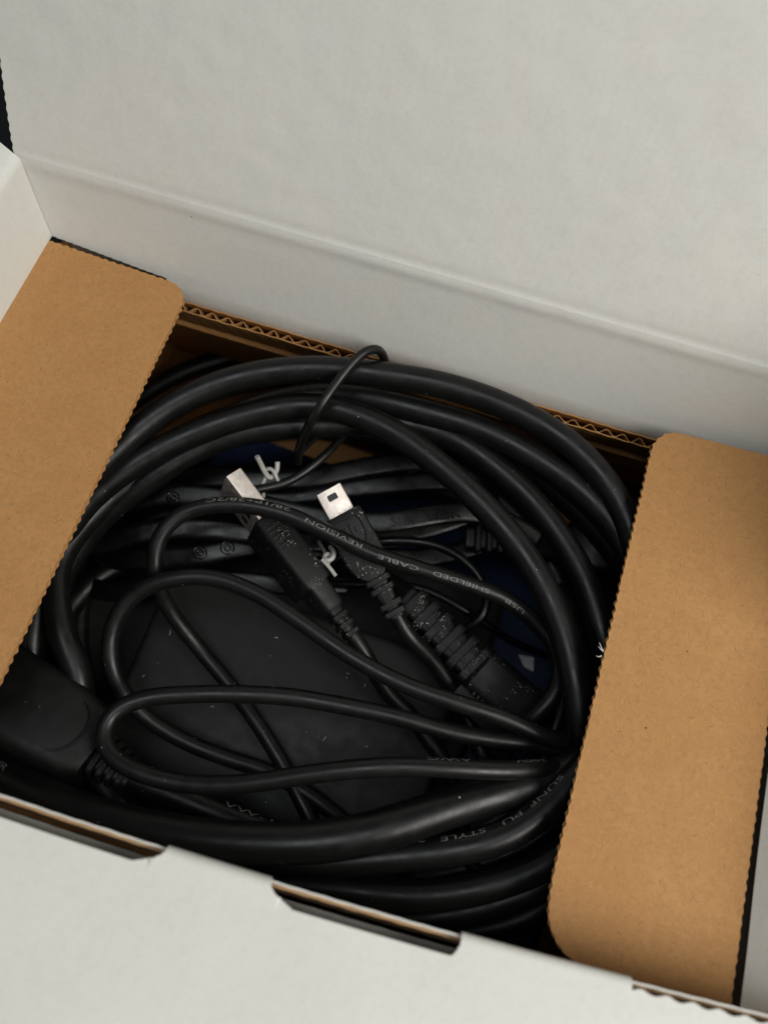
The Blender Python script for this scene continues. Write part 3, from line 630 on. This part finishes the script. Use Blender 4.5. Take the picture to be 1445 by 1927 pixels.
# --- larger plug (lies on its narrow edge)
ta, tb = P(440, 888, -11), P(703, 1232, -21); fr = frame(ta, tb, -20)
pxmm = lambda a, b, z: np.linalg.norm(P(*a, z) - P(*b, z))
body = MB().loft([rrect(fr, *r_) for r_ in ((Lb, 3.3, 7.2, .8, -6.6), (Lb + .7, 3.7, 7.7, 1.2, -6.6), (Le - 1, 3.7, 7.7, 1.2, -6.6), (Le, 3.4, 7.4, 1.2, -6.6))]).done('large_plug', MOULD, usb, label='larger rubber plug with grip lines')
MB().loft([rrect(fr, x, 2.25, 6.0, .45, -6.2) for x in (0, Lb + 1)]).done('metal_shell', METAL, body, sharp=30)
mb = MB()
for x in (8.6,):
    for z in (-5.4, -9.6): mb.box(x, x + 2.2, 2.1, 2.29, z, z + 2.2, fr)
mb.done('shell_hole', HOLE, body, smooth=False)
mb = MB()
for i in range(5): mb.box(Lb + 3.0 + i * 1.25, Lb + 3.5 + i * 1.25, -1.2, 3.0, .95, 1.35, fr)
mb.done('grip_line', MOULD, body, bevel=.12)
mb = MB(); mb.loft([rrect(fr, *r_) for r_ in ((Le - .2, 2.9, 5.5, 1, -5.2), (Le + .6, 2.7, 5.2, 1, -5.2), (Le + 6.4, 2.7, 4.6, 1.4, -4.8), (Le + 7.2, 2.2, 4, 1.4, -4.8))])
mb.done('neck', MOULD, body)
mb = MB(); mb.loft([rrect(fr, Le + 7, 1.9, 2.0, .9, -3.4), rrect(fr, Le + 15, 1.6, 1.6, .9, -3.4)])
for i in range(3): mb.loft([rrect(fr, Le + 8.6 + i * 2.4 + d, 2.35 + e - .12 * i, 2.4 + e - .12 * i, 1, -3.4) for d, e in ((0, -.15), (.15, 0), (1.2, 0), (1.35, -.15))])
mb.done('strain_relief', MOULD, body)
# --- smaller flat plug
ta, tb = P(618, 921, -14.5), P(750, 1165, -23); fr = frame(ta, tb, 1)
def shield(x): # half width of the moulded body along its length
    t = (x - SL) / 17.5
    return 5.0 + .25 * t if t < .62 else 5.15 * math.sqrt(max(.12, 1 - ((t - .62) / .43) ** 2))
body = MB().loft([rrect(fr, x, shield(x) - (0.35 if i == 0 else 0), 3.6 - (0.3 if i == 0 else 0), .7, -1.7) for i, x in enumerate([SL, SL + .5, SL + 3, SL + 7, SL + 10.8, SL + 12.4, SL + 14.1, SL + 15.6, SL + 16.7, SL + 17.5])]).done('small_plug', MOULD, usb, label='smaller flat plug with trident emblem')
MB().loft([rrect(fr, x, hw, 1.55, .35, -1.2) for x, hw in ((0, 3.3), (.2, 3.4), (SL + 1, 3.4))]).done('metal_shell', METAL, body, sharp=30)
MB().loft([rrect(lambda x, y, z: fr(z, y, x), x, 1.25, .8, .3, 2.2) for x in (.1, .40)]).done('shell_hole', HOLE, body, smooth=False)
mb = MB(); zt = 1.95
def stroke(mb, pts, r=.16, closed=False):
    p = np.array([fr(x, y, zt) for x, y in pts]); mb.loft(tube_rings(spline(p, .15, .1), r, 6))
fx = SL + 2.0
stroke(mb, [(fx, -2.6), (fx, 2.6), (fx + .6, 3.1), (fx + 4.5, 3.1), (fx + 6.6, 2.0), (fx + 6.9, 0), (fx + 6.6, -2.0), (fx + 4.5, -3.1), (fx + .6, -3.1), (fx, -2.6)], .2)
stroke(mb, [(fx + 1.1, 0), (fx + 5.6, 0)]); stroke(mb, [(fx + 4.2, 0), (fx + 3.2, 1.2), (fx + 2.2, 1.2)]); stroke(mb, [(fx + 4.8, 0), (fx + 3.9, -1.2), (fx + 3.1, -1.2)])
stroke(mb, [(fx + 1.5, -.5), (fx + 1.0, 0), (fx + 1.5, .5)]); stroke(mb, [(fx + 5.3, -.3), (fx + 5.8, 0), (fx + 5.3, .3)], .3)
stroke(mb, [(fx + 1.9, .95), (fx + 1.9, 1.45)], .3); stroke(mb, [(fx + 2.7, -.95), (fx + 2.7, -1.45)], .3)
mb.done('trident_emblem', PLUGB, body)
mb = MB(); x0 = SL + 17.0
mb.loft([rrect(fr, x0, 2.4, 2.2, .8, -1.7), rrect(fr, x0 + 11.5, 1.9, 1.9, .9, -2.0)])
for x, h_ in ((x0 + .6, 3.4), (x0 + 3.0, 3.2), (x0 + 7.2, 3.1), (x0 + 9.4, 2.9)):
    mb.loft([rrect(fr, x + d, h_ + e, 2.7 + e, .9, -1.8) for d, e in ((0, -.15), (.15, 0), (1.3, 0), (1.45, -.15))])
mb.box(x0 + 4, x0 + 7.5, -.9, .9, -1, .85, fr)
mb.done('strain_relief', MOULD, body, sharp=35)
# ------------------------------------------------------------------ lint on the black case
mb = MB()
for px, py in ((270, 1272), (652, 1275), (686, 1290), (655, 1268), (520, 1200), (400, 1330), (610, 1390), (690, 1405), (320, 1190)):
    c = P(px, py, -39.7); a = random.uniform(0, 3); d = np.array([math.cos(a), math.sin(a), 0]) * random.uniform(.3, .7)
    mb.loft(tube_rings(spline([c - d, c + np.array([.15, .1, .15]), c + d], .15, 0), .07, 5))
o = mb.done('lint', PALE); o['kind'] = 'stuff'; o['label'] = 'tiny pale lint fibres on the black case'; o['category'] = 'lint'
